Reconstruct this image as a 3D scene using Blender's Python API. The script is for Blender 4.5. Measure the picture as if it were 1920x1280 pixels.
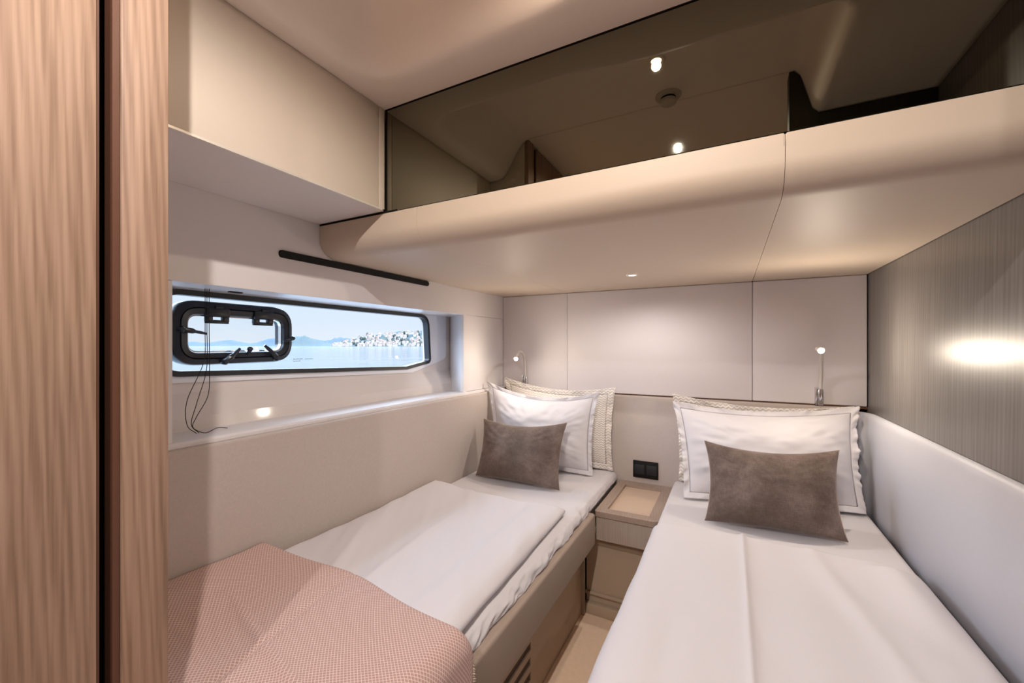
import bpy, bmesh, math, random
from mathutils import Vector, Matrix, noise
random.seed(7)
for o in list(bpy.data.objects): bpy.data.objects.remove(o)
S = bpy.context.scene; C = S.collection
PI = math.pi

# ------------------------------------------------------------------ camera
YAW = math.atan((1368-960)/775)
cd = bpy.data.cameras.new('camera'); cam = bpy.data.objects.new('camera', cd); C.objects.link(cam)
cam.location = (0, 0, 1.25); cam.rotation_euler = (PI/2, 0, YAW)
cd.sensor_width = 36; cd.lens = 36*775/1920; cd.shift_y = 8/1920; cd.clip_start = .01; cd.clip_end = 6000
S.camera = cam
S.view_settings.view_transform = 'Standard'; S.view_settings.look = 'None'
S.view_settings.gamma = 1; S.view_settings.use_curve_mapping = False
S.view_settings.exposure = 0.46
# ------------------------------------------------------------------ sky
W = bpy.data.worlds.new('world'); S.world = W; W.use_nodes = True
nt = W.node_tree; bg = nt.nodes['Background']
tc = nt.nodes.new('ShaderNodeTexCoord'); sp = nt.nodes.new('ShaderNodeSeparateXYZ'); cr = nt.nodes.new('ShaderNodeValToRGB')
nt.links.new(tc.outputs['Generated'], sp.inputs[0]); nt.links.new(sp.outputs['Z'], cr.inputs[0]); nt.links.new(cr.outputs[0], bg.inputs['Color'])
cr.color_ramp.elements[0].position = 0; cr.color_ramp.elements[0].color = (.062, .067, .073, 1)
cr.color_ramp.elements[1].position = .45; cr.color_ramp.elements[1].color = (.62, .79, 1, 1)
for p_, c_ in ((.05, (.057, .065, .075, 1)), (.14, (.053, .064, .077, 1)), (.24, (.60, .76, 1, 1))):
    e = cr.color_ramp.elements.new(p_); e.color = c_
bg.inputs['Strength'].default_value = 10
sun = bpy.data.lights.new('sun', 'SUN'); so = bpy.data.objects.new('sun', sun); C.objects.link(so)
sun.energy = 3.0; sun.angle = .01; sun.color = (1, .93, .82); so.rotation_euler = (math.radians(55), 0, math.radians(75))
# lamps' colours and powers (used by the fittings' own builders below)
WARM = (1, .80, .60); NEUT = (1, .93, .88)
P_CEIL = 6; P_CORR = 36; P_SOFF = 7.5; P_READ = 3.3

# ------------------------------------------------------------------ helpers
def link(name, me, mat=None, parent=None):
    o = bpy.data.objects.new(name, me); C.objects.link(o)
    if mat: me.materials.append(mat)
    if parent: o.parent = parent
    return o
def obj(name, bm, mat=None, parent=None, smooth=False, mods=()):
    me = bpy.data.meshes.new(name); bmesh.ops.recalc_face_normals(bm, faces=bm.faces[:]) if not getattr(bm, 'keep', 0) else None
    bm.to_mesh(me); bm.free()
    if smooth:
        for p in me.polygons: p.use_smooth = True
    o = link(name, me, mat, parent)
    if smooth == 'auto':
        m = o.modifiers.new('b', 'EDGE_SPLIT'); m.split_angle = math.radians(35)
    return o
def tag(o, label=None, cat=None, group=None, kind=None):
    if label: o['label'] = label
    if cat: o['category'] = cat
    if group: o['group'] = group
    if kind: o['kind'] = kind
    return o
def empty(name, loc, label, cat, group=None):
    o = bpy.data.objects.new(name, None); C.objects.link(o); o.location = loc; o.empty_display_size = .05
    return tag(o, label, cat, group)
def settle(o, loc):      # put a mesh's origin at loc while leaving its shape where it is
    o.data.transform(Matrix.Translation(-Vector(loc))); o.location = loc
    return o
def child(root, o):      # parent keeping world place (root only translated)
    o.parent = root
    if not root.parent: o.matrix_parent_inverse = Matrix.Translation(-Vector(root.location))
    return o
def add_box(bm, x0, x1, y0, y1, z0, z1, bev=0, seg=2):
    r = bmesh.ops.create_cube(bm, size=1)
    for v in r['verts']:
        v.co = Vector(((x0+x1)/2+v.co.x*(x1-x0), (y0+y1)/2+v.co.y*(y1-y0), (z0+z1)/2+v.co.z*(z1-z0)))
    if bev:
        es = list({e for v in r['verts'] for e in v.link_edges})
        bmesh.ops.bevel(bm, geom=es, offset=bev, segments=seg, profile=.5, affect='EDGES')
def box(name, x0, x1, y0, y1, z0, z1, mat, parent=None, bev=0, seg=2):
    bm = bmesh.new(); add_box(bm, x0, x1, y0, y1, z0, z1, bev, seg)
    o = obj(name, bm, mat, None, smooth='auto' if bev else False)
    if parent: child(parent, o)
    return o
def struct(name, *a, **k):
    return tag(box(name, *a, **k), kind='structure')
def add_ext(bm, pts, axis, a, b):   # closed 2-D polygon extruded along an axis
    def P(p, t):
        return {'x': (t, p[0], p[1]), 'y': (p[0], t, p[1]), 'z': (p[0], p[1], t)}[axis]
    A = [bm.verts.new(P(p, a)) for p in pts]; B = [bm.verts.new(P(p, b)) for p in pts]
    n = len(pts)
    for i in range(n): bm.faces.new((A[i], A[(i+1) % n], B[(i+1) % n], B[i]))
    bm.faces.new(A[::-1]); bm.faces.new(B)
def rpoly(pts, r, n=6):              # polygon with rounded corners; r a number or list
    out = []; N = len(pts)
    for i in range(N):
        ri = r[i] if isinstance(r, (list, tuple)) else r
        p = Vector(pts[i]); a = Vector(pts[i-1])-p; b = Vector(pts[(i+1) % N])-p
        if ri <= 0: out.append(tuple(p)); continue
        ang = a.angle(b); d = min(ri/math.tan(ang/2), a.length*.49, b.length*.49)
        p0 = p+a.normalized()*d; p1 = p+b.normalized()*d
        for k in range(n+1):
            t = k/n; q = p0*(1-t)**2+p*2*t*(1-t)+p1*t*t
            out.append(tuple(q))
    return out
def offset(pts, d):                  # offset of a closed polygon (outward positive for ccw)
    N = len(pts); out = []
    ar = sum(pts[i-1][0]*pts[i][1]-pts[i][0]*pts[i-1][1] for i in range(N)); s = 1 if ar > 0 else -1
    for i in range(N):
        p = Vector(pts[i]); a = (p-Vector(pts[i-1])); b = (Vector(pts[(i+1) % N])-p)
        if a.length < 1e-9: a = b
        if b.length < 1e-9: b = a
        a = a.normalized(); b = b.normalized()
        na = Vector((a.y, -a.x)); nb = Vector((b.y, -b.x)); n = (na+nb).normalized(); c = max(.4, n.dot(na))
        out.append(tuple(p+n*(s*d/c)))
    return out
def add_ring(bm, inner, outer, axis, a, b):   # frame between two same-length loops, extruded
    def P(p, t): return {'x': (t, p[0], p[1]), 'y': (p[0], t, p[1]), 'z': (p[0], p[1], t)}[axis]
    L = [[bm.verts.new(P(p, t)) for p in lp] for lp, t in ((inner, a), (outer, a), (outer, b), (inner, b))]
    n = len(inner)
    for q in range(4):
        X, Y = L[q], L[(q+1) % 4]
        for i in range(n): bm.faces.new((X[i], X[(i+1) % n], Y[(i+1) % n], Y[i]))
def add_tube(bm, pts, r, n=10, caps=True):
    pts = [Vector(p) for p in pts]; rings = []
    up = Vector((0, 0, 1)); t0 = (pts[1]-pts[0]).normalized()
    u = t0.cross(up) if abs(t0.dot(up)) < .95 else t0.cross(Vector((1, 0, 0))); u.normalize()
    for i, p in enumerate(pts):
        t = (pts[min(i+1, len(pts)-1)]-pts[max(i-1, 0)]).normalized()
        u = (u-t*u.dot(t)).normalized(); v = t.cross(u)
        rr = r[i] if isinstance(r, (list, tuple)) else r
        rings.append([bm.verts.new(p+u*math.cos(2*PI*k/n)*rr+v*math.sin(2*PI*k/n)*rr) for k in range(n)])
    for a, b in zip(rings, rings[1:]):
        for k in range(n): bm.faces.new((a[k], a[(k+1) % n], b[(k+1) % n], b[k]))
    if caps: bm.faces.new(rings[0][::-1]); bm.faces.new(rings[-1])
def smooth_path(pts, n=8):
    P = [Vector(p) for p in pts]; P = [2*P[0]-P[1]]+P+[2*P[-1]-P[-2]]; out = []
    for i in range(1, len(P)-2):
        for k in range(n):
            t = k/n; a, b, c, d = P[i-1], P[i], P[i+1], P[i+2]
            out.append(.5*((2*b)+(c-a)*t+(2*a-5*b+4*c-d)*t*t+(3*b-a-3*c+d)*t**3))
    out.append(P[-2]); return out
def add_lathe(bm, prof, c, axis=Vector((0, 0, 1)), n=32):   # prof: (radius, height) about an axis at c
    q = Vector((0, 0, 1)).rotation_difference(axis); rings = []
    for r, h in prof:
        rings.append([bm.verts.new(Vector(c)+q @ Vector((r*math.cos(2*PI*k/n), r*math.sin(2*PI*k/n), h))) for k in range(n)] if r > 1e-6 else [bm.verts.new(Vector(c)+q @ Vector((0, 0, h)))])
    for a, b in zip(rings, rings[1:]):
        if len(a) == 1 and len(b) == 1: continue
        for k in range(n):
            if len(a) == 1: bm.faces.new((a[0], b[(k+1) % n], b[k]))
            elif len(b) == 1: bm.faces.new((a[k], a[(k+1) % n], b[0]))
            else: bm.faces.new((a[k], a[(k+1) % n], b[(k+1) % n], b[k]))
def sm(t): t = max(0, min(1, t)); return t*t*(3-2*t)
def nz(x, y, z=0, s=1): return noise.noise(Vector((x*s, y*s, z*s)))
def grid(name, nu, nv, f, mat, uv=None, smooth=True, thick=0, off=-1, parent=None, sub=0):
    bm = bmesh.new(); uvl = bm.loops.layers.uv.new('uv')
    V = [[bm.verts.new(f(i/nu, j/nv)) for j in range(nv+1)] for i in range(nu+1)]
    for i in range(nu):
        for j in range(nv):
            fc = bm.faces.new((V[i][j], V[i+1][j], V[i+1][j+1], V[i][j+1]))
            for l, (a, b) in zip(fc.loops, ((i, j), (i+1, j), (i+1, j+1), (i, j+1))):
                l[uvl].uv = (a/nu*(uv[0] if uv else 1), b/nv*(uv[1] if uv else 1))
    me = bpy.data.meshes.new(name); bm.to_mesh(me); bm.free()
    for p in me.polygons: p.use_smooth = smooth
    o = link(name, me, mat, None)
    if thick:
        m = o.modifiers.new('thickness', 'SOLIDIFY'); m.thickness = thick; m.offset = off
    if sub:
        m = o.modifiers.new('sub', 'SUBSURF'); m.levels = sub; m.render_levels = sub
    if parent: child(parent, o)
    return o

# ------------------------------------------------------------------ materials
def mat(name, col, rough=.6, metal=0, spec=.5, **k):
    m = bpy.data.materials.new(name); m.use_nodes = True; b = m.node_tree.nodes['Principled BSDF']
    b.inputs['Base Color'].default_value = (*col, 1); b.inputs['Roughness'].default_value = rough
    b.inputs['Metallic'].default_value = metal; b.inputs['Specular IOR Level'].default_value = spec
    for kk, v in k.items(): b.inputs[kk.replace('_', ' ')].default_value = v
    return m
def N(m, t, **k):
    n = m.node_tree.nodes.new(t)
    for kk, v in k.items(): setattr(n, kk, v)
    return n
def bsdf(m): return m.node_tree.nodes['Principled BSDF']
def L(m, a, b): m.node_tree.links.new(a, b)
def coords(m, kind='Object', scale=(1, 1, 1)):
    t = N(m, 'ShaderNodeTexCoord'); mp = N(m, 'ShaderNodeMapping'); mp.inputs['Scale'].default_value = scale
    L(m, t.outputs[kind], mp.inputs[0]); return mp.outputs[0]
def ramp(m, fac, stops):
    r = N(m, 'ShaderNodeValToRGB'); els = r.color_ramp.elements
    while len(els) < len(stops): els.new(.5)
    for e_, (p, c) in zip(els, stops): e_.position = p; e_.color = (*c, 1)
    L(m, fac, r.inputs[0]); return r.outputs[0]
def bump(m, h, strength=.2, dist=.002):
    b = N(m, 'ShaderNodeBump'); b.inputs['Strength'].default_value = strength; b.inputs['Distance'].default_value = dist
    L(m, h, b.inputs['Height']); L(m, b.outputs[0], bsdf(m).inputs['Normal'])
def noisefac(m, co, scale, detail=4, rough=.55):
    n = N(m, 'ShaderNodeTexNoise'); n.inputs['Scale'].default_value = scale; n.inputs['Detail'].default_value = detail
    n.inputs['Roughness'].default_value = rough; L(m, co, n.inputs['Vector']); return n.outputs['Fac']
def mth(m, op, a, b=None):
    n = N(m, 'ShaderNodeMath', operation=op)
    for i, v in enumerate((a, b)):
        if v is None: continue
        if isinstance(v, (int, float)): n.inputs[i].default_value = v
        else: L(m, v, n.inputs[i])
    return n.outputs[0]
def wood(name, c0, c1, c2, rough, scale=1.0, spec=.5, axis='z'):
    m = mat(name, c1, rough, spec=spec)
    sc = {'z': (60*scale, 60*scale, 1.2*scale), 'x': (1.5*scale, 38*scale, 38*scale), 'y': (38*scale, 1.5*scale, 38*scale)}[axis]
    sc2 = {'z': (11*scale, 11*scale, .5*scale), 'x': (1.2*scale, 8*scale, 8*scale), 'y': (8*scale, 1.2*scale, 8*scale)}[axis]
    a = noisefac(m, coords(m, 'Object', sc), 1.6, 5, .6)
    w = N(m, 'ShaderNodeTexWave'); w.wave_type = 'BANDS'; w.bands_direction = 'DIAGONAL'
    w.inputs['Scale'].default_value = 3.2; w.inputs['Distortion'].default_value = 5; w.inputs['Detail'].default_value = 3; w.inputs['Detail Scale'].default_value = 1.4
    L(m, coords(m, 'Object', sc2), w.inputs['Vector'])
    f = mth(m, 'ADD', mth(m, 'MULTIPLY', a, .80), mth(m, 'MULTIPLY', w.outputs['Fac'], .20))
    L(m, ramp(m, f, [(.25, c0), (.5, c1), (.78, c2)]), bsdf(m).inputs['Base Color'])
    bump(m, f, .12, .001)
    return m
def fabric(name, col, var=.06, rough=.85, sc=900, bs=.25, spec=.25, sheen=0):
    m = mat(name, col, rough, spec=spec)
    if sheen: bsdf(m).inputs['Sheen Weight'].default_value = sheen
    co = coords(m); a = noisefac(m, co, sc, 2); b = noisefac(m, co, sc*.12, 4)
    f = mth(m, 'ADD', mth(m, 'MULTIPLY', a, .7), mth(m, 'MULTIPLY', b, .3))
    lo = tuple(c*(1-var*2) for c in col); hi = tuple(min(1, c*(1+var*2)) for c in col)
    L(m, ramp(m, f, [(.3, lo), (.7, hi)]), bsdf(m).inputs['Base Color']); bump(m, a, bs, .0006)
    return m
M = {}
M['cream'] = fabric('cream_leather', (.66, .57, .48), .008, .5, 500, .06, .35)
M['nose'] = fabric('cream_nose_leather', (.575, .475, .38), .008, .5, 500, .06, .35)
M['ceiling'] = fabric('ceiling_cream', (.90, .81, .74), .008, .45, 500, .05, .35)
M['wall'] = mat('wall_white_lacquer', (.74, .70, .70), .42)
M['panel'] = fabric('white_padded_leather', (.76, .71, .72), .01, .5, 420, .08, .4)
M['rleather'] = fabric('white_bolster_leather', (.58, .58, .62), .012, .5, 420, .10, .4)
M['linen'] = fabric('grey_beige_linen', (.52, .45, .41), .05, .9, 900, .45, .2)
M['liner'] = mat('hull_liner_gloss', (.70, .64, .61), .07, spec=.6)
M['frame'] = mat('window_frame_white', (.80, .82, .88), .3)
M['rubber'] = mat('black_rubber', (.012, .014, .02), .45)
M['plastic'] = mat('dark_navy_plastic', (.012, .017, .028), .3)
M['black'] = mat('black_satin', (.004, .004, .004), .55, spec=.3)
M['slot'] = mat('slot_shade', (.09, .06, .045), .8)
M['gap'] = mat('dark_gap', (.01, .008, .006), .9, spec=.1)
M['browngap'] = mat('brown_edge_strip', (.11, .045, .025), .5)
M['oak'] = wood('oak_veneer', (.21, .125, .082), (.32, .205, .142), (.41, .275, .20), .5, 1.5)
M['greywood'] = wood('grey_gloss_veneer', (.125, .112, .102), (.175, .16, .150), (.225, .208, .198), .36, 1.1)
M['standwood'] = wood('washed_oak', (.31, .225, .175), (.36, .27, .215), (.40, .30, .24), .45, 2.2, axis='y')
M['apronwood'] = wood('washed_oak_upright', (.36, .29, .245), (.41, .335, .285), (.46, .38, .325), .45, 2.2)
M['unlitwood'] = wood('unlit_wood', (.018, .02, .010), (.03, .028, .016), (.05, .035, .022), .45, 1)  # near-black tones put the bulkhead's lack of light into the wood colour
M['tray'] = fabric('tray_leather', (.60, .45, .34), .02, .6, 500, .1)
M['sidefab'] = fabric('taupe_side_fabric', (.38, .30, .245), .03, .6, 600, .15)
M['plinth'] = fabric('beige_plinth', (.45, .35, .26), .02, .6, 500, .1)
M['carpet'] = fabric('sand_floor_carpet', (.80, .60, .44), .06, .95, 380, .6, .1)
M['sheet'] = fabric('white_cotton', (.67, .64, .655), .012, .8, 1400, .12, .2)
M['duvet'] = fabric('white_satin_cotton', (.675, .645, .665), .01, .65, 1400, .08, .3)
M['chrome'] = mat('chrome', (.75, .75, .78), .12, 1)
M['whiteneck'] = mat('white_rubber_neck', (.66, .62, .58), .4)
M['bezel'] = mat('brushed_white_bezel', (.8, .76, .7), .3, .4)
M['smoke'] = mat('detector_plastic', (.6, .54, .48), .5)
M['houtside'] = mat('hull_outside', (.8, .8, .8), .4)
# smoked mirror glass
m = mat('smoked_glass', (.215, .205, .160), .015, 1); M['smoked'] = m
# window glass
m = bpy.data.materials.new('window_glass'); m.use_nodes = True; M['glass'] = m
t = m.node_tree; t.nodes.remove(t.nodes['Principled BSDF']); mx = t.nodes.new('ShaderNodeMixShader'); tr = t.nodes.new('ShaderNodeBsdfTransparent'); gl = t.nodes.new('ShaderNodeBsdfGlossy'); fr = t.nodes.new('ShaderNodeLayerWeight')
gl.inputs['Roughness'].default_value = .01; tr.inputs['Color'].default_value = (.97, .99, 1, 1)
pw = t.nodes.new('ShaderNodeMath'); pw.operation = 'POWER'; pw.inputs[1].default_value = 4; ma = t.nodes.new('ShaderNodeMath'); ma.operation = 'MULTIPLY_ADD'; ma.inputs[1].default_value = .8; ma.inputs[2].default_value = .04
t.links.new(fr.outputs['Facing'], pw.inputs[0]); t.links.new(pw.outputs[0], ma.inputs[0]); t.links.new(ma.outputs[0], mx.inputs[0]); t.links.new(tr.outputs[0], mx.inputs[1]); t.links.new(gl.outputs[0], mx.inputs[2]); t.links.new(mx.outputs[0], t.nodes['Material Output'].inputs[0])
# velvet
m = mat('taupe_velvet', (.12, .085, .07), .8, spec=.2); M['velvet'] = m
co = coords(m); a = noisefac(m, co, 9, 5, .6); b = noisefac(m, coords(m, 'Object', (60, 60, 520)), 1, 3)
b2 = noisefac(m, coords(m, 'Object', (420, 60, 60)), 1, 3)
f = mth(m, 'ADD', mth(m, 'MULTIPLY', a, .6), mth(m, 'MULTIPLY', mth(m, 'ADD', b, b2), .2))
L(m, ramp(m, f, [(.33, (.085, .058, .048)), (.5, (.15, .112, .095)), (.68, (.26, .20, .175))]), bsdf(m).inputs['Base Color'])
bsdf(m).inputs['Sheen Weight'].default_value = .55; bsdf(m).inputs['Sheen Roughness'].default_value = .35; bsdf(m).inputs['Sheen Tint'].default_value = (.9, .75, .68, 1)
bump(m, f, .3, .002)
# throw: lattice of pale lines over pink weave
m = mat('pink_woven_throw', (.55, .33, .27), .9, spec=.15); M['throw'] = m
tcn = N(m, 'ShaderNodeTexCoord'); sx = N(m, 'ShaderNodeSeparateXYZ'); L(m, tcn.outputs['UV'], sx.inputs[0])
CELL = .0085
def tri(v): return mth(m, 'ABSOLUTE', mth(m, 'SUBTRACT', mth(m, 'FRACT', v), .5))
ua = mth(m, 'DIVIDE', sx.outputs[0], CELL); va = mth(m, 'DIVIDE', sx.outputs[1], CELL*1.2)
pa = tri(mth(m, 'ADD', ua, va)); pb = tri(mth(m, 'SUBTRACT', ua, va))
mxv = mth(m, 'MAXIMUM', pa, pb)
big = noisefac(m, coords(m), 6, 3)
colr = ramp(m, mxv, [(.25, (.46, .29, .26)), (.36, (.50, .325, .285)), (.45, (.72, .57, .52))])
L(m, colr, bsdf(m).inputs['Base Color']); bump(m, mxv, .5, .0015)
M['fringe'] = fabric('cream_fringe', (.72, .58, .46), .05, .9, 600, .3)
# quilted cream pillow
m = mat('quilted_cream', (.84, .78, .71), .8, spec=.2); M['quilt'] = m
tcn = N(m, 'ShaderNodeTexCoord'); sx = N(m, 'ShaderNodeSeparateXYZ'); L(m, tcn.outputs['UV'], sx.inputs[0])
ua = mth(m, 'DIVIDE', sx.outputs[0], .024); va = mth(m, 'DIVIDE', sx.outputs[1], .016)
zz = mth(m, 'MULTIPLY', tri(ua), 1.2)
h = tri(mth(m, 'ADD', va, zz))
L(m, ramp(m, h, [(.05, (.64, .57, .50)), (.3, (.86, .81, .765))]), bsdf(m).inputs['Base Color']); bump(m, h, .8, .004)
def emis(name, col, s):
    m = bpy.data.materials.new(name); m.use_nodes = True; t = m.node_tree; t.nodes.remove(t.nodes['Principled BSDF'])
    e_ = t.nodes.new('ShaderNodeEmission'); e_.inputs[0].default_value = (*col, 1); e_.inputs[1].default_value = s
    t.links.new(e_.outputs[0], t.nodes['Material Output'].inputs[0]); return m
M['lens'] = emis('lamp_lens_glow', (1, .80, .55), 14)
M['led'] = emis('reading_led_glow', (1, .83, .6), 30)

# ------------------------------------------------------------------ main measures
XL, XR, YB = -1.314, .547, 2.38
ZS, ZLK, ZC, ZR, YG, XK, YD = 1.569, 1.688, 2.017, 2.172, 1.0, -.992, .33
XJ, XJR = -.796, .178

# ------------------------------------------------------------------ the shell
struct('floor', -1.6, .75, -1.6, 2.5, -.05, 0, M['carpet'])
struct('wall_back', -1.6, .75, YB+.012, YB+.08, 0, 2.3, M['gap'])
struct('wall_right', XR, XR+.06, -1.0, YB+.012, 0, 2.3, M['greywood'])
# left wall around the window opening, with fine joints between its boards
OY0, OY1, OZ0, OZ1 = .553, 1.915, .99, 1.424
bm = bmesh.new()
for b in ((XL-.02, XL, YD, YB+.01, OZ1+.0008, 1.72), (XL-.02, XL, OY1, YB+.01, .992, OZ1-.0008), (XL-.02, XL, YD, OY0, 0, OZ1-.0008), (XL-.02, XL, OY0, YB+.01, 0, .94)):
    add_box(bm, *b)
add_box(bm, XL-.30, XL-.02, YD, YB+.01, OZ1+.012, 2.3)
tag(obj('wall_left', bm, M['wall']), kind='structure')
# reveals of the opening: top, far flare
bm = bmesh.new()
add_ext(bm, [(XL-.001, OY1), (XL-.145, OY1+.088), (XL-.18, OY1+.12), (XL-.18, OY1+.16), (XL-.001, OY1+.03)], 'z', .99, OZ1+.01)
add_box(bm, XL-.2, XL-.001, OY0, OY1+.14, OZ1, OZ1+.01)
add_box(bm, XL-.2, XL-.02, YD, OY0, .99, OZ1)
tag(obj('trim_1', bm, M['frame']), kind='structure')
# hull liner with the window hole
XW = -1.50
hole = rpoly([(.60, 1.414), (1.820, 1.412), (1.838, 1.163), (1.65, 1.136), (.60, 1.166)][::-1], [.05, .06, .02, .03, .05][::-1], 8)
bm = bmesh.new()
outer = [(.34, 1.10), (2.14, 1.10), (2.14, 1.47), (.34, 1.47)]
def loop(bm, pts, x):
    v = [bm.verts.new((x, p[0], p[1])) for p in pts]; return [bm.edges.new((v[i], v[(i+1) % len(v)])) for i in range(len(v))]
es = loop(bm, outer, XW)+loop(bm, hole, XW)
bmesh.ops.triangle_fill(bm, use_beauty=True, edges=es)
r = bmesh.ops.extrude_face_region(bm, geom=bm.faces[:])
for v in r['geom']:
    if isinstance(v, bmesh.types.BMVert): v.co.x -= .035
add_ext(bm, [(XW, 1.102), (XW-.035, 1.102), (XW-.035, .9), (-1.455, .9), (-1.455, .98), (-1.462, 1.03)], 'y', .34, 2.14)
tag(obj('wall_hull', bm, M['liner']), kind='structure')
# window: frame lip, gasket, glass
lip_out = rpoly([(.57, 1.432), (1.995, 1.432), (1.995, 1.175), (1.70, 1.108), (.57, 1.138)][::-1], [.05, .03, .04, .05, .06][::-1], 8)
bm = bmesh.new(); add_ring(bm, offset(hole, .006), lip_out, 'x', XW-.002, XW+.006)
wf = obj('window_frame', bm, M['frame'])
bm = bmesh.new(); add_ring(bm, offset(hole, -.007), offset(hole, .010), 'x', XW-.02, XW+.013)
gk = obj('gasket', bm, M['rubber'])
PO = rpoly([(.620, 1.187), (1.010, 1.190), (1.010, 1.393), (.620, 1.393)], .075, 10)
PIn = rpoly([(.664, 1.230), (.970, 1.232), (.970, 1.347), (.664, 1.347)], .030, 10)
bm = bmesh.new(); es = loop(bm, offset(hole, .003), XW-.015)+loop(bm, offset(PO, -.02), XW-.015)
bmesh.ops.triangle_fill(bm, use_beauty=True, edges=es)
win = tag(obj('window_1', bm, M['glass']), kind='structure')
wf.parent = win; gk.parent = win
bm = bmesh.new()   # faint maker's marks on the glass: two tiny rows of ticks
for x0, n, z, s in ((1.035, 8, 1.1965, .0042), (1.035, 7, 1.189, .0035), (1.086, 9, 1.196, .0033)):
    for k in range(n): add_box(bm, XW-.014, XW-.0132, x0+k*s*1.25, x0+k*s*1.25+s*.8, z, z+s*(.45 if k % 3 else .7))
obj('glass_marking', bm, M['plastic'], win)

# opening porthole
port = empty('porthole', (XW+.02, .815, 1.19), 'dark oval-cornered opening porthole with clamp levers set in the long window', 'porthole')
def ringsolid(bm, inner, outer, prof):   # prof: list of (blend 0..1, x)
    n = len(inner); L_ = []
    for f, x in prof:
        L_.append([bm.verts.new((x, inner[i][0]*(1-f)+outer[i][0]*f, inner[i][1]*(1-f)+outer[i][1]*f)) for i in range(n)])
    for q in range(len(L_)):
        A, B = L_[q], L_[(q+1) % len(L_)]
        for i in range(n): bm.faces.new((A[i], A[(i+1) % n], B[(i+1) % n], B[i]))
bm = bmesh.new(); X0 = XW+.002
ringsolid(bm, PIn, PO, [(0, X0-.03), (0, X0+.012), (.08, X0+.02), (.45, X0+.023), (.5, X0+.019), (.55, X0+.023), (.92, X0+.016), (1, X0+.006), (1, X0-.03)])
pof = child(port, obj('outer_frame', bm, M['plastic'], smooth='auto'))
bm = bmesh.new(); add_ring(bm, offset(PIn, -.003), offset(PIn, .001), 'x', X0-.006, X0+.01)
child(pof, obj('inner_seal', bm, M['chrome']))
bm = bmesh.new(); add_ext(bm, offset(PIn, .002), 'x', X0-.012, X0-.007); child(port, obj('glass_pane', bm, M['glass']))
for yc in (.745, .895):    # hinges along the top
    bm = bmesh.new()
    add_box(bm, X0+.012, X0+.03, yc-.035, yc+.035, 1.343, 1.372, .004)
    add_box(bm, X0+.010, X0+.024, yc-.035, yc-.014, 1.328, 1.350, .002); add_box(bm, X0+.010, X0+.024, yc+.014, yc+.035, 1.328, 1.350, .002)
    add_box(bm, X0+.012, X0+.022, yc-.035, yc+.035, 1.322, 1.334, .002)
    add_tube(bm, [(X0+.028, yc-.01, 1.375), (X0+.028, yc+.012, 1.375)], .006)
    child(port, obj('hinge', bm, M['plastic'], smooth='auto'))
def lever(p, q, r0=.010, r1=.005):
    bm = bmesh.new(); p, q = Vector(p), Vector(q)
    add_lathe(bm, [(0, -.012), (r0, -.012), (r0*1.05, .004), (r0*.7, .010), (0, .012)], p, Vector((1, 0, 0)), 14)
    add_tube(bm, smooth_path([p, p.lerp(q, .4)+Vector((.006, 0, 0)), q], 5), [r0*.9]*3+[r0*.95]*3+[r1*1.3]*3+[r1]*2, 10)
    child(port, obj('clamp_lever', bm, M['plastic'], smooth='auto'))
XV = X0+.032
lever((XV, .762, 1.198), (XV, .808, 1.240)); lever((XV, .938, 1.205), (XV, .892, 1.252))
lever((XV, .640, 1.300), (XV, .708, 1.288), .009, .004); lever((XV, .998, 1.278), (XV, .962, 1.266), .008, .004)
bm = bmesh.new(); add_lathe(bm, [(.006, -.012), (.006, 0), (.009, .004), (.009, .012), (.005, .016), (0, .017)], (XV-.004, .842, 1.232), Vector((.5, 0, .86)), 14)
child(port, obj('stay_knob', bm, M['plastic'], smooth='auto'))

# blind cords
def cord(pts, lab, r=.0011):
    bm = bmesh.new(); add_tube(bm, smooth_path(pts, 8), r, 6)
    return tag(settle(obj('blind_cord', bm, M['black'], smooth=True), pts[-1]), lab, 'cord', 'cords hanging in the window recess')
xc = -1.40
cord([(xc, .672, 1.423), (xc, .672, 1.30), (xc, .668, 1.20), (xc-.01, .630, 1.09), (xc, .625, 1.02), (xc+.01, .645, .9912)], 'thin black blind cord at the porthole, the one swinging furthest towards the wooden door post')
cord([(xc, .677, 1.423), (xc, .677, 1.30), (xc, .676, 1.18), (xc, .650, 1.08), (xc, .636, 1.02), (xc+.008, .652, .9912)], 'thin black blind cord between its two neighbours in the window recess')
cord([(xc, .683, 1.423), (xc, .683, 1.30), (xc, .684, 1.18), (xc, .680, 1.10), (xc, .650, 1.04), (xc, .640, 1.01), (xc+.02, .662, .9912), (xc+.012, .70, .999), (xc, .735, .9912)], 'thin black blind cord whose loose tail arches along the ledge')
bm = bmesh.new(); add_box(bm, xc-.02, xc-.005, .745, .785, OZ1-.0035, OZ1-.0002, .001)
tag(settle(obj('cord_clip', bm, M['black']), (xc-.012, .765, OZ1-.003)), 'tiny black clip under the head of the window recess', 'clip')

# black blind slot on the left wall
bm = bmesh.new(); add_ext(bm, rpoly([(.846, 1.542), (1.610, 1.542), (1.610, 1.5665), (.846, 1.5665)], .012, 8), 'x', XL-.001, XL+.006)
bmesh.ops.bevel(bm, geom=[e_ for e_ in bm.edges if all(abs(v.co.x-(XL+.006)) < 1e-5 for v in e_.verts)], offset=.002, segments=2, affect='EDGES')
tag(settle(obj('wall_rail', bm, M['black'], smooth='auto'), (XL, 1.23, 1.555)), 'slim black round-ended rail on the wall above the window', 'rail')

# ledge on top of the left bolster
bm = bmesh.new(); add_ext(bm, [(XL+.012, .975), (XL+.012, .984), (XL+.006, .990), (-1.47, .990), (-1.47, .975)], 'y', YD, YB-.01)
tag(obj('trim_2', bm, M['wall']), kind='structure')

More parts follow.
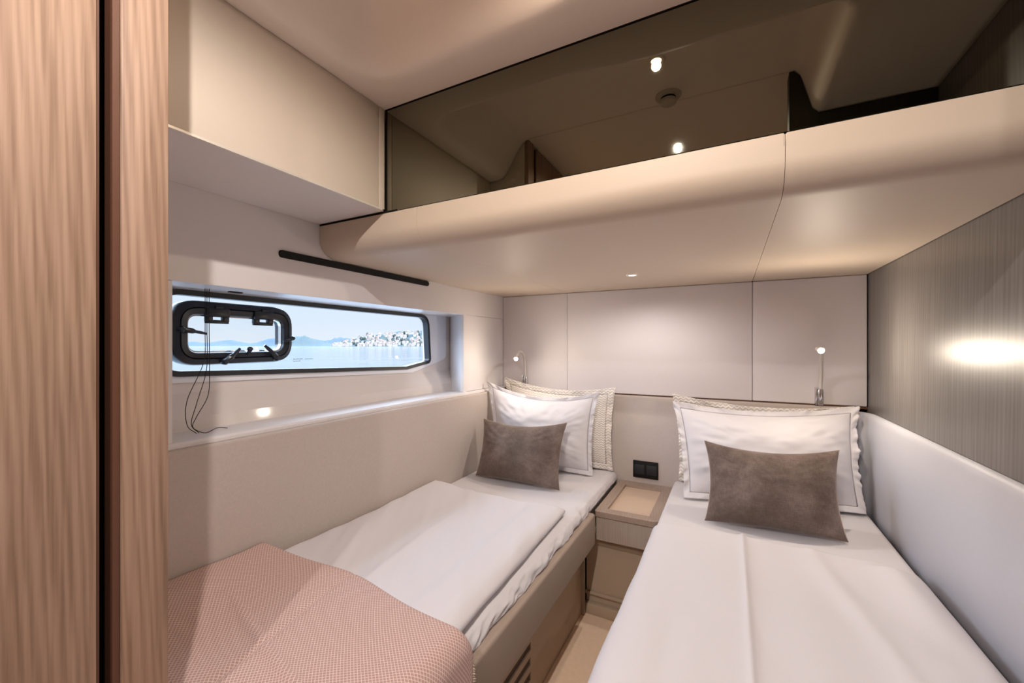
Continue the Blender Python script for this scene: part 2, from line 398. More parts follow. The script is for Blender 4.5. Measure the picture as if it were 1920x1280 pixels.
# ------------------------------------------------------------------ ceiling with raised cove
def ceil_z(x, y):
    x0, x1, y1, r = -.945, .300, .90, .12; fx = sm((x+.45)/.3); od = .045*fx; wd = .15-.09*fx
    cx, hx = (x0+x1)/2, (x1-x0)/2
    qx = abs(x-cx)-(hx-r); qy = y-(y1-r)
    d = math.hypot(max(qx, 0), max(qy, 0))+min(max(qx, qy), 0)-r
    return ZC+(ZR-ZC)*sm((-d-od)/wd)
o = grid('ceiling', 110, 60, lambda a, b: Vector((XL+(XR-XL)*a, YD+(YG+.06-YD)*b, ceil_z(XL+(XR-XL)*a, YD+(YG+.06-YD)*b))), M['ceiling'], thick=.03, off=1)
tag(o, kind='structure')
struct('ceiling', XL-.1, XR+.1, YG+.05, YB+.1, 2.05, 2.12, M['ceiling'])
struct('ceiling', -1.6, .75, -1.6, YD+.001, ZR, ZR+.06, M['ceiling'])
struct('ceiling', -1.6, .75, -1.6, 2.6, 2.30, 2.36, M['ceiling'])
# bulkhead beside the doorway (cream towards the cabin) and the oak door post, sliding door
struct('wall_front', -1.6, XJ-.02, YD-.056, YD-.002, 0, 2.3, M['cream'])
struct('wall_front_right', XJR, .75, YD-.05, YD, 0, 2.3, M['unlitwood'])
struct('trim_3', XJ-.02, XJ, .272, YD, 0, 2.2, M['oak'], bev=.0015)
struct('trim_4', XJ-.03, XJ-.004, .263, .271, 0, 2.2, M['browngap'])
struct('trim_5', XJ-.06, XJ-.04, .235, .275, 0, 2.2, M['gap'])
dr = struct('door_1', XJ-.035, XJ, -.62, .245, 0.005, 2.165, M['oak'], bev=.002)
de = box('edge_strip', XJ-.034, XJ-.003, .2455, .2485, .006, 2.16, M['browngap'], dr)
struct('wall_corridor_left', XJ-.12, XJ-.061, -1.5, .27, 0, 2.3, M['oak'])
struct('wall_corridor_back', -1.6, .75, -1.56, -1.5, 0, 2.3, M['oak'])
struct('wall_corridor_right', .60, .66, -1.5, YD-.05, 0, 2.3, M['oak'])
# outside skins so no daylight leaks in
struct('wall_outer', -1.62, -1.60, YD-.1, YB+.1, -.05, .9, M['houtside'])

# ------------------------------------------------------------------ overhead locker on the left
lk = empty('overhead_locker', ((XL+XK)/2, .66, ZLK), 'cream overhead locker with a flat bottom, hung above the window', 'locker')
box('carcass', XL, XK-.02, YD+.001, YG-.001, ZLK+.004, 2.03, M['cream'], lk)
box('underside_panel', XL+.001, XK-.006, YD+.001, YG-.003, ZLK, ZLK+.004, M['wall'], lk)
box('door', XK-.02, XK, YD+.002, .970, ZLK+.004, ZC-.001, M['cream'], lk, bev=.002)
box('end_strip', XK-.02, XK, .9715, YG-.004, ZLK+.004, ZC-.001, M['cream'], lk, bev=.0015)
box('edge_trim', XK-.006, XK+.001, YD+.002, .985, ZLK-.001, ZLK+.0042, M['bezel'], lk)

# ------------------------------------------------------------------ overhead cabinet: padded nose panels, smoked glass
cab = empty('overhead_cabinet', (-.38, 1.7, ZS), 'wide overhead cabinet with smoked mirror glass above a padded cream nose, spanning both beds', 'cabinet')
def nose_prof(h=0):
    p = [(YB+.010, ZS), (YB+.010, ZS+.05), (YG+.02, 1.683), (YG+.002, 1.683)]
    p += [(YG, 1.681), (YG-.001, 1.655), (YG, 1.632)]
    for k in range(1, 15):
        a = k/14*PI/2
        p.append((YG+.075-.075*math.cos(a), 1.632-(1.632-ZS)*math.sin(a)))
    p += [(1.3, ZS), (1.8, ZS)]
    return p
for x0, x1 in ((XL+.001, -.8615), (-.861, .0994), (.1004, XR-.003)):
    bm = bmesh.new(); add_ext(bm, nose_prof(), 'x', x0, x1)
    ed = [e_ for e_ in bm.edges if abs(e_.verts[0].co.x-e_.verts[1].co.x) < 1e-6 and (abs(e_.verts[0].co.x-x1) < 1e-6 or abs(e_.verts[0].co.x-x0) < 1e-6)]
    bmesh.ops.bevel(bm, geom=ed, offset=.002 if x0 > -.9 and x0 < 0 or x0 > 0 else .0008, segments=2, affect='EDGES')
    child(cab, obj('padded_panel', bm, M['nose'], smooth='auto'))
box('glass_door', XK+.048, XR-.002, YG, YG+.006, 1.684, ZC-.002, M['smoked'], cab)
box('end_seal', XK+.002, XK+.006, YG-.002, YG+.006, 1.684, ZC, M['gap'], cab)
box('glass_end_strip', XK+.0062, XK+.0478, YG, YG+.006, 1.684, ZC-.002, M['smoked'], cab)
box('top_seal', XK, XR, YG-.002, YG+.004, ZC-.003, ZC+.001, M['gap'], cab)
box('cabinet_back', XK, XR, YG+.02, YG+.03, 1.68, 2.05, M['gap'], cab)
box('bottom_seal', XL+.001, XK+.05, YG-.001, YG+.003, 1.683, 1.6875, M['gap'], cab)

# ------------------------------------------------------------------ downlights
def downlight(x, y, z, label, power, col=WARM, r=.025, lens='lens', spot=168, blend=.4):
    t = empty('downlight', (x, y, z), label, 'light', 'round recessed downlights')
    bm = bmesh.new(); add_lathe(bm, [(r*.60, -.001), (r*.66, -.003), (r, -.005), (r*1.12, -.003), (r*1.18, 0.001)], (x, y, z), n=40)
    bz_ = child(t, obj('bezel', bm, M['bezel'], smooth=True))
    bm = bmesh.new(); add_lathe(bm, [(0, -.0022), (r*.62, -.0022), (r*.62, -.0005)], (x, y, z), n=40)
    child(bz_, obj('lens', bm, M[lens], smooth=False))
    l = bpy.data.lights.new('downlight_beam', 'SPOT'); lo = bpy.data.objects.new('downlight_beam', l); C.objects.link(lo)
    l.energy = power; l.color = col; l.spot_size = math.radians(spot); l.spot_blend = blend; l.shadow_soft_size = r*.55
    lo.location = (x, y, z-.018); child(t, lo)
    return t
downlight(-.21, .60, ZR, 'round warm downlight in the raised ceiling, mirrored highest in the smoked glass', P_CEIL)
downlight(-.21, -.03, ZR, 'round warm downlight in the passage ceiling, mirrored just above the padded nose', P_CORR, NEUT)
downlight(-.388, 1.897, ZS, 'small round downlight set in the soffit above the nightstand', P_SOFF, NEUT, r=.024, spot=172, blend=.6)
downlight(-.21, -.80, ZR, 'added round downlight, out of view in the passage ceiling far behind the doorway', P_CORR, NEUT)  # extra unseen lamp, added to brighten the beds and pillows
# smoke detector
t = empty('smoke_detector', (-.20, .385, ZR), 'round ceiling smoke detector, seen mirrored between the two downlights', 'smoke detector')
bm = bmesh.new(); add_lathe(bm, [(.045, .001), (.045, -.006), (.036, -.010), (0, -.010)], (-.20, .385, ZR), n=32); child(t, obj('base_plate', bm, M['smoke'], smooth='auto'))
bm = bmesh.new(); add_lathe(bm, [(.026, -.010), (.026, -.018), (0, -.018)], (-.20, .385, ZR), n=32); child(t, obj('grille_ring', bm, M['gap'], smooth='auto'))
bm = bmesh.new(); add_lathe(bm, [(.029, -.018), (.028, -.030), (.022, -.034), (0, -.035)], (-.20, .385, ZR), n=32); child(t, obj('sensor_dome', bm, M['smoke'], smooth='auto'))

# ------------------------------------------------------------------ back wall panels
def wpanel(x0, x1, lab):
    o = box('wall_panel', x0, x1, YB-.012, YB+.012, .978, ZS-.001, M['panel'], bev=.004, seg=3)
    return tag(settle(o, ((x0+x1)/2, YB+.012, .978)), lab, 'wall panel', 'white panels on the back wall')
wpanel(XL+.001, -.8695, 'narrow white back wall panel behind the reading lamp nearest the window')
wpanel(-.8685, .0995, 'widest white back wall panel, between the two narrow ones, over the nightstand')
wpanel(.1015, XR-.004, 'narrow white back wall panel next to the grey wood wall')
struct('trim_6', XL, XR, YB-.006, YB+.012, .965, .978, M['browngap'])

# bolsters: left, back, right
def prof_bolster(x0, xf, z0, z1, r=.012):   # 2-D section (n, z): xf is the face
    return rpoly([(x0, z0), (xf, z0), (xf, z1), (x0, z1)], [0, 0, r, r*.3], 5)
bm = bmesh.new(); add_ext(bm, prof_bolster(XL, XL+.03, .10, .9745, .010), 'y', YD+.002, YB-.045)
tag(settle(obj('wall_bolster', bm, M['linen'], smooth='auto'), (XL+.015, 1.3, .10)), 'grey-beige linen bolster running below the window along the bed with the throw', 'bolster')
bm = bmesh.new(); add_ext(bm, prof_bolster(YB-.006, YB-.05, .10, .972, .006), 'x', XL+.002, .47)
tag(settle(obj('wall_bolster', bm, M['linen'], smooth='auto'), (-.42, YB-.03, .10)), 'grey-beige fabric bolster on the back wall behind the nightstand and socket', 'bolster')
# right bolster sweeps round the corner
path = [(.527, YD+.002), (.527, 1.2), (.527, 1.7)] + [(.527-.10*(1-math.cos(a)), 2.235+.10*math.sin(a)) for a in [k/8*PI/2 for k in range(9)]]+[(.418, 2.336)]
def rb(a, b):
    pass
bm = bmesh.new()
zs = [(0, .10), (0, .935), (.002, .948), (.008, .957), (.016, .9595), (.026, .9595)]
rows = []
for i, p in enumerate(path):
    q0 = Vector(path[max(i-1, 0)]); q1 = Vector(path[min(i+1, len(path)-1)]); tdir = (q1-q0).normalized(); n = Vector((tdir.y, -tdir.x))
    rows.append([bm.verts.new((min(p[0]+n.x*d, XR-.001), min(p[1]+n.y*d, YB-.007), z)) for d, z in zs])
for a, b in zip(rows, rows[1:]):
    for k in range(len(zs)-1): bm.faces.new((a[k], b[k], b[k+1], a[k+1]))
o = obj('wall_bolster', bm, M['rleather'], smooth=True)
tag(settle(o, (.53, 1.3, .10)), 'white leather bolster under the grey wood wall, curving round the corner behind the bed', 'bolster')
md = o.modifiers.new('t', 'SOLIDIFY'); md.thickness = .008; md.offset = -1

# black socket
t = empty('wall_socket', (-.405, 2.33, .528), 'flat black rectangular socket on the back bolster above the nightstand', 'socket')
cp = box('cover_plate', -.470, -.338, 2.322, 2.3298, .530, .622, M['black'], t, bev=.002)
for xq in (-.436, -.372):
    box('socket_insert', xq-.026, xq+.026, 2.3205, 2.3225, .550, .602, M['rubber'], cp, bev=.001)

# ------------------------------------------------------------------ reading lamps
def reading_lamp(bx, bz0, pts, aim, lab):
    t = empty('reading_lamp', (bx, YB-.012, bz0), lab, 'lamp', 'gooseneck reading lamps')
    y = YB-.012
    box('mount_plate', bx-.020, bx-.012, y-.024, y, bz0, bz0+.082, M['chrome'], t, bev=.002)
    bm = bmesh.new(); add_tube(bm, [(bx, y-.016, bz0), (bx, y-.016, bz0+.006), (bx, y-.016, bz0+.06), (bx, y-.016, bz0+.074), (bx, y-.016, bz0+.078)], [.010, .013, .013, .011, .006], 18)
    add_box(bm, bx-.013, bx+.004, y-.018, y-.004, bz0+.01, bz0+.065)
    child(t, obj('socket_barrel', bm, M['chrome'], smooth='auto'))
    pp = [(bx, y-.016, bz0+.074)]+pts
    sp_ = smooth_path(pp, 10)
    bm = bmesh.new(); add_tube(bm, sp_, .0072, 12); child(t, obj('gooseneck', bm, M['whiteneck'], smooth='auto'))
    e_ = Vector(pts[-1]); a = Vector(aim).normalized()
    bm = bmesh.new(); add_lathe(bm, [(0, -.03), (.006, -.029), (.0095, -.02), (.011, 0), (.0115, .012), (.009, .013)], e_+a*.012, a, 20)
    hd = child(t, obj('lamp_head', bm, M['whiteneck'], smooth='auto'))
    bm = bmesh.new(); add_lathe(bm, [(0, .0135), (.009, .0125)], e_+a*.012, a, 20); child(hd, obj('led_lens', bm, M['led']))
    l = bpy.data.lights.new('reading_beam', 'POINT'); lo = bpy.data.objects.new('reading_beam', l); C.objects.link(lo)
    l.energy = P_READ*(.6 if bx < 0 else 1.2); l.color = (1, .86, .70); l.shadow_soft_size = .008; lo.location = e_+a*.032; child(t, lo)
reading_lamp(.371, .976, [(.371, 2.335, 1.12), (.362, 2.27, 1.20), (.340, 2.12, 1.238), (.307, 1.985, 1.236)], (.22, -1, -.22), 'chrome and white gooseneck reading lamp by the grey wood wall, glowing brightest')
reading_lamp(-1.142, .985, [(-1.142, 2.345, 1.13), (-1.135, 2.31, 1.195), (-1.118, 2.22, 1.215), (-1.085, 2.105, 1.182)], (.5, -.8, -.25), 'chrome and white gooseneck reading lamp in the corner nearest the window')

# ------------------------------------------------------------------ left bed
bl = empty('bed_base', (-.92, 1.3, 0), 'taupe fabric-sided bed base with vent slots, under the bed by the window', 'bed')
box('plinth', -1.28, -.612, YD+.003, 1.86, 0, .37, M['plinth'], bl)
bm = bmesh.new(); add_ext(bm, rpoly([(-.575, .365), (-.53, .365), (-.53, .502), (-.575, .502)], [.004, .006, .012, .004], 5), 'y', YD+.003, 1.80)
child(bl, obj('side_panel', bm, M['sidefab'], smooth='auto'))
box('mattress_support', -1.28, -.576, YD+.003, 2.31, .371, .42, M['plinth'], bl)
box('end_leg', -.612, -.596, 1.85, 1.862, 0, .37, M['sidefab'], bl)
bm = bmesh.new()   # vent board with slots cut out
ys = (.72, 1.29); zsl = [(.203, .231), (.152, .180), (.101, .129), (.052, .080)]
add_box(bm, -.612, -.606, .60, ys[0], 0.03, .355); add_box(bm, -.612, -.606, ys[1], 1.345, .03, .355)
zz_ = [.03]+[z for p in zsl[::-1] for z in p]+[.355]
for a, b in zip(zz_[::2], zz_[1::2]): add_box(bm, -.612, -.606, ys[0], ys[1], a, b)
vb = child(bl, obj('vent_board', bm, M['plinth']))
for a, b in zsl:
    box('vent_slot', -.6118, -.6112, ys[0], ys[1], a, b, M['slot'], vb)
# mattress with loose fitted sheet: rumpled side band
def mattress(name, x0, x1, y0, y1, z0, z1, lab, wr_side=None):
    def f(a, b):
        return None
    bm = bmesh.new(); add_box(bm, x0, x1, y0, y1, z0, z1, .022, 4)
    return tag(settle(obj(name, bm, M['sheet'], smooth='auto'), ((x0+x1)/2, (y0+y1)/2, z0)), lab, 'mattress')
mattress('mattress', -1.278, -.578, YD+.01, 2.322, .421, .545, 'white mattress by the window, bare sheet showing around the taupe cushion')
def side_sheet(a, b):
    y = YD+.012+(2.316-YD-.012)*a
    P = [(-.70, .5435), (-.64, .5475), (-.595, .548), (-.571, .540), (-.560, .525), (-.556, .510), (-.558, .5035), (-.566, .5033)]
    f = b*(len(P)-1); k = min(int(f), len(P)-2); t_ = f-k
    x = P[k][0]*(1-t_)+P[k+1][0]*t_; z = P[k][1]*(1-t_)+P[k+1][1]*t_
    w = sm((b-.25)/.3)*sm((1-b)/.1+.15)
    amp = sm((1.95-y)/.25)*.75+.25
    x += w*amp*(.010*nz(y*9, b*1.5, 3)+.006*nz(y*26, b*4, 9)-.006*abs(nz(y*14+b*5, 2, 1))+.006)
    z += w*amp*(.010*nz(y*12+7, b*2, 5)+.004*nz(y*30, b*5, 2))*(1-sm((b-.7)/.3))
    return Vector((min(x, -.545), y, z))
o = grid('fitted_sheet', 420, 36, side_sheet, M['sheet'], thick=.002, off=1)
tag(settle(o, (-.56, 1.3, .5033)), 'rumpled white fitted sheet edge spilling over the side of the bed by the window', 'sheet')
# folded duvet
def soft_slab(name, x0, x1, y0, y1, z0, T, disp, matl, lab, cat, nu=150, nv=260, ed=.03, xf=None):
    bm = bmesh.new(); up = []; dn = []
    for i in range(nu+1):
        ru = []; rd = []
        for j in range(nv+1):
            a, b = i/nu, j/nv
            # crowd points towards edges
            aa = .5-.5*math.cos(PI*a); bb = .5-.5*math.cos(PI*b)
            aa = aa*.6+a*.4; bb = bb*.3+b*.7
            x = x0+(x1-x0)*aa; y = y0+(y1-y0)*bb
            d = min((x-x0), (x1-x), (y-y0), (y1-y)); e_ = min(1, d/ed); pr = math.sqrt(max(0, 1-(1-e_)**2))
            dx, dz = disp(x, y)
            xx = xf(x, y) if xf else x
            ru.append(bm.verts.new((xx+dx, y, z0+T*.5+T*.5*pr+dz*pr)))
            rd.append(ru[-1] if (i in (0, nu) or j in (0, nv)) else bm.verts.new((xx+dx, y, z0+T*.5-T*.5*pr)))
        up.append(ru); dn.append(rd)
    for i in range(nu):
        for j in range(nv):
            bm.faces.new((up[i][j], up[i+1][j], up[i+1][j+1], up[i][j+1]))
            try: bm.faces.new((dn[i][j+1], dn[i+1][j+1], dn[i+1][j], dn[i][j]))
            except ValueError: pass
    o = obj(name, bm, matl, smooth=True)
    return tag(settle(o, ((x0+x1)/2, (y0+y1)/2, z0)), lab, cat)
def dl(x, y):
    z = .010*nz(x*3.2, y*2.2, 1)+.004*nz(x*9+y*4, y*3, 5)+.010*sm((x+.76)/.05)*sm((-.60-x)/.05)+.012*sm((-1.05-x)/.2)
    z += .006*math.exp(-((x+.95+.10*(y-1.2))/.018)**2)*sm((1.45-y)/.3)+.0035*nz((x+y*.6)*22, y*3, 2)
    return (0, z)
soft_slab('duvet', -1.278, -.600, YD+.02, 1.615, .548, .038, dl, M['duvet'], 'white folded duvet lying flat on the bed by the window, partly under the pink throw', 'duvet',
          xf=lambda x, y: x+max(0, (x+.9)/.3)*(.050*(1.615-y)/1.0)*.75+(.004*nz(y*8, 0, 4) if x > -.65 else 0))
# pink throw
def throw(a, b):
    # a along the bed (0 = far hem), b from wall to the hanging fringe end
    s = b*1.16
    top = .72; r = .045
    if s < .715: x = -1.278+s; z = .606
    else:
        q = s-.715; ang = min(q/r, PI/2); x = -1.278+.715+r*math.sin(ang); z = .606-r*(1-math.cos(ang))
        if q > r*PI/2: z -= (q-r*PI/2); x += .008*(q-r*PI/2)/.3
    hang = sm((s-.75)/.2)
    yf = .785-.02*hang+.008*nz(s*3, 0, 1)+.055*math.exp(-((s-.33)/.20)**2)
    y = yf-a*(yf-YD-.004)
    z += .034*math.exp(-(s/.16)**2)*(1 if a > -1 else 0)
    z += (.007*nz(x*4, y*5, 3)+.006*math.exp(-((y-.56+.25*(s-.3))/.010)**2)*sm((s-.1)/.2)-.004*math.exp(-((s-.33-.1*a)/.008)**2))*(1-hang)
    fo = .012*nz(y*9, s*1.5, 8)*hang
    x += fo*.6+.008*hang
    if a < .06: z -= .020*(1-a/.06)**2*(1-hang)
    return Vector((x, y, z))
thr = grid('throw_blanket', 90, 220, throw, M['throw'], uv=(.47, 1.16), thick=.006, off=1)
tag(thr, 'pink lattice-woven throw with a fringe draped over the foot of the bed by the window', 'throw')
bm = bmesh.new(); rr = random.Random(3)
for k in range(120):
    y = .345+k*(.435/120); p = throw((.79-y)/.46 if y < .79 else 0, 1.0)
    a = Vector((p.x+.003, y, p.z+.004)); pts = [a, a+Vector((rr.uniform(-.002, .004), rr.uniform(-.003, .003), -.02)), a+Vector((rr.uniform(-.002, .005), rr.uniform(-.006, .006), -.05))]
    add_tube(bm, pts, [.0017, .0015, .0009], 5)
fr_ = obj('fringe', bm, M['fringe'], thr, smooth=True); fr_['kind'] = 'stuff'
# selvedge fringe along the far hem over the side
bm = bmesh.new()
for k in range(60):
    s = .80+k*.36/60; p = throw(0, s/1.16); q = p+Vector((.006+rr.uniform(-.002, .003), .010+rr.uniform(-.003, .004), -.006))
    add_tube(bm, [p, p.lerp(q, .5)+Vector((.002, 0, .001)), q], [.0022, .002, .001], 5)
hf = obj('hem_tuft', bm, M['fringe'], thr, smooth=True); hf['kind'] = 'stuff'

# ------------------------------------------------------------------ nightstand
ns = empty('nightstand', (-.407, 2.08, 0), 'small washed-oak nightstand with a recessed tray top between the beds', 'nightstand')
T0 = rpoly([(-.542, 1.832), (-.268, 1.832), (-.268, 2.328), (-.542, 2.328)], [.012, .030, .008, .02], 8)
TI = rpoly([(-.497, 1.885), (-.312, 1.885), (-.312, 2.262), (-.497, 2.262)], [.004]*4, 8)
bm = bmesh.new(); add_ring(bm, TI, T0, 'z', .478, .502)
child(ns, obj('tray_top', bm, M['standwood'], smooth='auto'))
box('tray_inlay', -.499, -.310, 1.883, 2.264, .474, .489, M['tray'], ns)
bm = bmesh.new(); add_ext(bm, rpoly([(-.538, 1.838), (-.273, 1.838), (-.273, 2.327), (-.538, 2.327)], [.008, .026, .004, .004], 8), 'z', .372, .474)
child(ns, obj('apron', bm, M['apronwood'], smooth='auto'))
box('riser', -.6, -.2, 1.90, 2.32, .0, .371, M['plinth'], ns)
box('step_strip', -.604, -.26, 1.885, 1.90, .085, .098, M['plinth'], ns, bev=.003)
box('foot_strip', -.604, -.26, 1.872, 1.90, .0, .050, M['plinth'], ns, bev=.004)

# ------------------------------------------------------------------ right bed
br = empty('bed_base', (.14, 1.38, 0), 'beige bed base beneath the bed along the grey wood wall, mostly hidden by its duvet', 'bed')
box('plinth', -.225, .50, .46, 1.868, 0, .37, M['plinth'], br)
box('side_panel', -.255, -.226, .44, 1.822, .365, .47, M['sidefab'], br, bev=.006)
box('mattress_support', -.2255, .515, .44, 2.32, .371, .42, M['plinth'], br)
mattress('mattress', -.258, .518, .44, 2.322, .421, .547, 'white mattress along the grey wood wall, sheet showing beside the nightstand')
def dr_(a, b):
    # b: 0 hanging hem on the aisle side .. 1 right side; a: 0 head edge .. 1 foot
    y = 1.668-a*(1.668-.43)
    P = [(-.262, .33), (-.266, .40), (-.268, .47), (-.262, .53), (-.247, .562), (-.215, .578), (-.15, .583), (0, .588), (.04, .593), (.08, .588), (.25, .587), (.40, .583), (.47, .575), (.500, .560), (.510, .54)]
    if not hasattr(dr_, 'c'):
        c = [0]
        for p, q in zip(P, P[1:]): c.append(c[-1]+math.dist(p, q))
        dr_.c = c; dr_.pp = smooth_path([(p[0], p[1], 0) for p in P], 12)
        cc = [0]
        for p, q in zip(dr_.pp, dr_.pp[1:]): cc.append(cc[-1]+(p-q).length)
        dr_.cc = cc
    t_ = b*dr_.cc[-1]; import bisect
    k = min(max(bisect.bisect_right(dr_.cc, t_)-1, 0), len(dr_.pp)-2); w = (t_-dr_.cc[k])/max(1e-9, dr_.cc[k+1]-dr_.cc[k])
    p = dr_.pp[k].lerp(dr_.pp[k+1], w); x, z = p.x, p.y
    top = sm((x+.27)/.06)
    z += top*(.010*nz(x*3, y*2.2, 11)+.003*nz(x*14+y*3, y*4, 4))
    z += .005*math.exp(-((x-.04)/.006)**2)
    z += .016*math.exp(-((x-.43)/.05)**2)*sm((1.64-y)/.05)*sm((y-1.2)/.3)+.007*math.exp(-((x-.30+.15*(y-1.2))/.03)**2)
    z += .006*math.exp(-((x-.12-.10*(1.6-y))/.05)**2)*sm((1.5-y)/.4)-.004*math.exp(-((x+.12-.05*(y-1))/.03)**2)*sm((1.4-y)/.3)
    hang = 1-top
    x += hang*(.006*nz(y*6, z*3, 2)+.010*nz(y*3, z*1, 7)) - hang*.004
    e_ = min(1, a/.018); z -= (.030*(1-math.sqrt(max(0, 1-(1-e_)**2))))*top
    if b > .98: z -= 0
    return Vector((min(x, .519), y, z))
o = grid('duvet', 260, 240, dr_, M['duvet'], uv=(1, 1), thick=.008, off=-1)
tag(settle(o, (.13, 1.05, .55)), 'white duvet with a raised centre crease on the bed along the grey wood wall', 'duvet')

# ------------------------------------------------------------------ pillows
def pillow(name, BL, BR, TL, TR, T, matl, lab, cat, conc=.06, fl=0, wr=1, seed=0, n=64, sag=.0, group=None, front=.62, cornerpull=0, wavy=.008):
    BL, BR, TL, TR = map(Vector, (BL, BR, TL, TR))
    w = ((BR-BL).length+(TR-TL).length)/2; h = ((TL-BL).length+(TR-BR).length)/2
    nrm = (BR-BL).cross(TL-BL); nrm.normalize()
    if nrm.y > 0: nrm = -nrm
    def base(u, v):   # u,v in -1..1, outer edge of the flange
        a, b = (u+1)/2, (v+1)/2
        return BL*(1-a)*(1-b)+BR*a*(1-b)+TL*(1-a)*b+TR*a*b
    fu, fv = 1-2*fl/w, 1-2*fl/h
    def shape(u, v, k=1.0):   # concave sides, k scales
        uu = u*(1-conc*(1-v*v)*k*(h/w)); vv = v*(1-conc*(1-u*u)*k*(1.6 if v > 0 else .35))
        p = base(uu, vv)
        p.z -= sag*(1-u*u)*max(0, v)
        return p
    def pt(u, v, side):
        p = shape(u*fu, v*fv)
        t_ = ((1-abs(u)**2.4)*(1-abs(v)**2.4))
        t_ = max(0, t_)**(.85 if fl else .6)
        bulge = T*t_*(1+.25*max(0, -v)*(1-u*u))
        wv = 0
        if wr:
            ca = math.atan2(v, u); rr_ = math.hypot(u, v)
            wv = wr*(.006*nz(u*2.2+seed, v*2.2, seed)+.004*nz(ca*7+seed, rr_*1.2, seed+2)*sm((rr_-.35)/.5)+.0030*nz(u*6, v*6, seed+4)+.006*abs(nz((u+v)*3+seed, (u-v)*1.1, seed))*sm((u-v-.2)/.8)*(1 if fl else .4))*min(1, t_*2.5)
        return p+nrm*((bulge+wv)*(front if side > 0 else -(1-front)))
    bm = bmesh.new(); uvl = bm.loops.layers.uv.new('uv'); F = []; Bk = []
    def m_(i): a = -1+2*i/n; return math.copysign(abs(a)**.8, a) if a else 0
    for i in range(n+1):
        f_ = []; b_ = []
        for j in range(n+1):
            u, v = m_(i), m_(j)
            q = bm.verts.new(pt(u, v, 1)); f_.append(q)
            b_.append(q if i in (0, n) or j in (0, n) else bm.verts.new(pt(u, v, -1)))
        F.append(f_); Bk.append(b_)
    for i in range(n):
        for j in range(n):
            for G_, o_ in ((F, 0), (Bk, 1)):
                vs = [G_[i][j], G_[i+1][j], G_[i+1][j+1], G_[i][j+1]]; ij = [(i, j), (i+1, j), (i+1, j+1), (i, j+1)]
                if o_: vs = vs[::-1]; ij = ij[::-1]
                try: fc = bm.faces.new(vs)
                except ValueError: continue
                for l_, (a, b) in zip(fc.loops, ij): l_[uvl].uv = ((m_(a)+1)/2*w, (m_(b)+1)/2*h)
    me = bpy.data.meshes.new(name); bmesh.ops.recalc_face_normals(bm, faces=bm.faces[:]); bm.to_mesh(me); bm.free()
    for p in me.polygons: p.use_smooth = True
    org = (BL+BR)/2
    me.transform(Matrix.Translation(-org)); o = link(name, me, matl); o.location = org
    tag(o, lab, cat, group)
    if fl:
        bm = bmesh.new(); uvl = bm.loops.layers.uv.new('uv'); R = []; m2 = 60
        per = []
        for k in range(4*m2):
            s_, t_ = divmod(k, m2); t_ = -1+2*t_/m2
            per.append([(t_, -1), (1, t_), (-t_, 1), (-1, -t_)][s_])
        for (u, v) in per:
            row = []
            for q in range(7):
                f_ = q/6; cu = fu+(1-fu)*f_; cv = fv+(1-fv)*f_
                p = shape(u*cu, v*cv)
                wob = wavy*f_*(nz(u*4+seed*3, v*4, 1+seed)+.6*nz(u*11+seed, v*11, 3))*2
                row.append(bm.verts.new(p+nrm*wob))
            R.append(row)
        K = len(R)
        for i in range(K):
            for q in range(6):
                fc = bm.faces.new((R[i][q], R[(i+1) % K][q], R[(i+1) % K][q+1], R[i][q+1]))
                for l_ in fc.loops: c_ = l_.vert.co-BL; l_[uvl].uv = (c_.x, c_.z)
        bmesh.ops.recalc_face_normals(bm, faces=bm.faces[:])
        me = bpy.data.meshes.new('flange'); bm.to_mesh(me); bm.free()
        for p in me.polygons: p.use_smooth = True
        me.transform(Matrix.Translation(-org)); g = link('flange', me, matl, o)
        md = g.modifiers.new('t', 'SOLIDIFY'); md.thickness = .002; md.offset = 0
    return o
GQ, GW, GV = 'quilted cream pillows', 'white flanged pillows', 'taupe velvet cushions'
# left bed
pillow('pillow', (-1.235, 2.295, .555), (-.575, 2.30, .552), (-1.265, 2.30, 1.055), (-.555, 2.285, 1.022), .10, M['quilt'], 'cream quilted pillow upright at the back of the bed by the window', 'pillow', .07, .035, .6, 1, sag=.02, group=GQ, front=.5)
pillow('pillow', (-1.235, 2.115, .552), (-.650, 2.165, .552), (-1.283, 2.115, 1.040), (-.625, 2.205, 1.000), .17, M['duvet'], 'smooth white flanged pillow behind the taupe cushion on the bed by the window', 'pillow', .09, .024, 2.6, 3, sag=.03, group=GW, front=.62, wavy=.010)
pillow('cushion', (-1.205, 1.868, .556), (-.722, 1.860, .556), (-1.226, 1.985, .842), (-.728, 1.985, .862), .135, M['velvet'], 'taupe velvet cushion leaning on the white pillow of the bed by the window', 'cushion', .13, 0, 1.3, 5, group=GV, front=.6)
# right bed
pillow('pillow', (-.232, 2.285, .556), (.500, 2.292, .556), (-.262, 2.270, 1.005), (.485, 2.300, .985), .09, M['quilt'], 'cream quilted pillow at the back of the bed along the grey wood wall', 'pillow', .07, .03, .6, 7, sag=.012, group=GQ, front=.45)
pillow('pillow', (-.185, 2.035, .556), (.500, 2.185, .556), (-.250, 2.185, .975), (.492, 2.262, .992), .16, M['duvet'], 'smooth white flanged pillow behind the larger-looking cushion along the grey wood wall', 'pillow', .07, .026, 2.4, 9, sag=.012, group=GW, front=.62, wavy=.017)
pillow('cushion', (-.088, 1.805, .558), (.372, 1.845, .556), (-.097, 1.950, .846), (.373, 1.985, .852), .135, M['velvet'], 'taupe velvet cushion leaning on the white pillow along the grey wood wall', 'cushion', .13, 0, 1.3, 12, group=GV, front=.6)

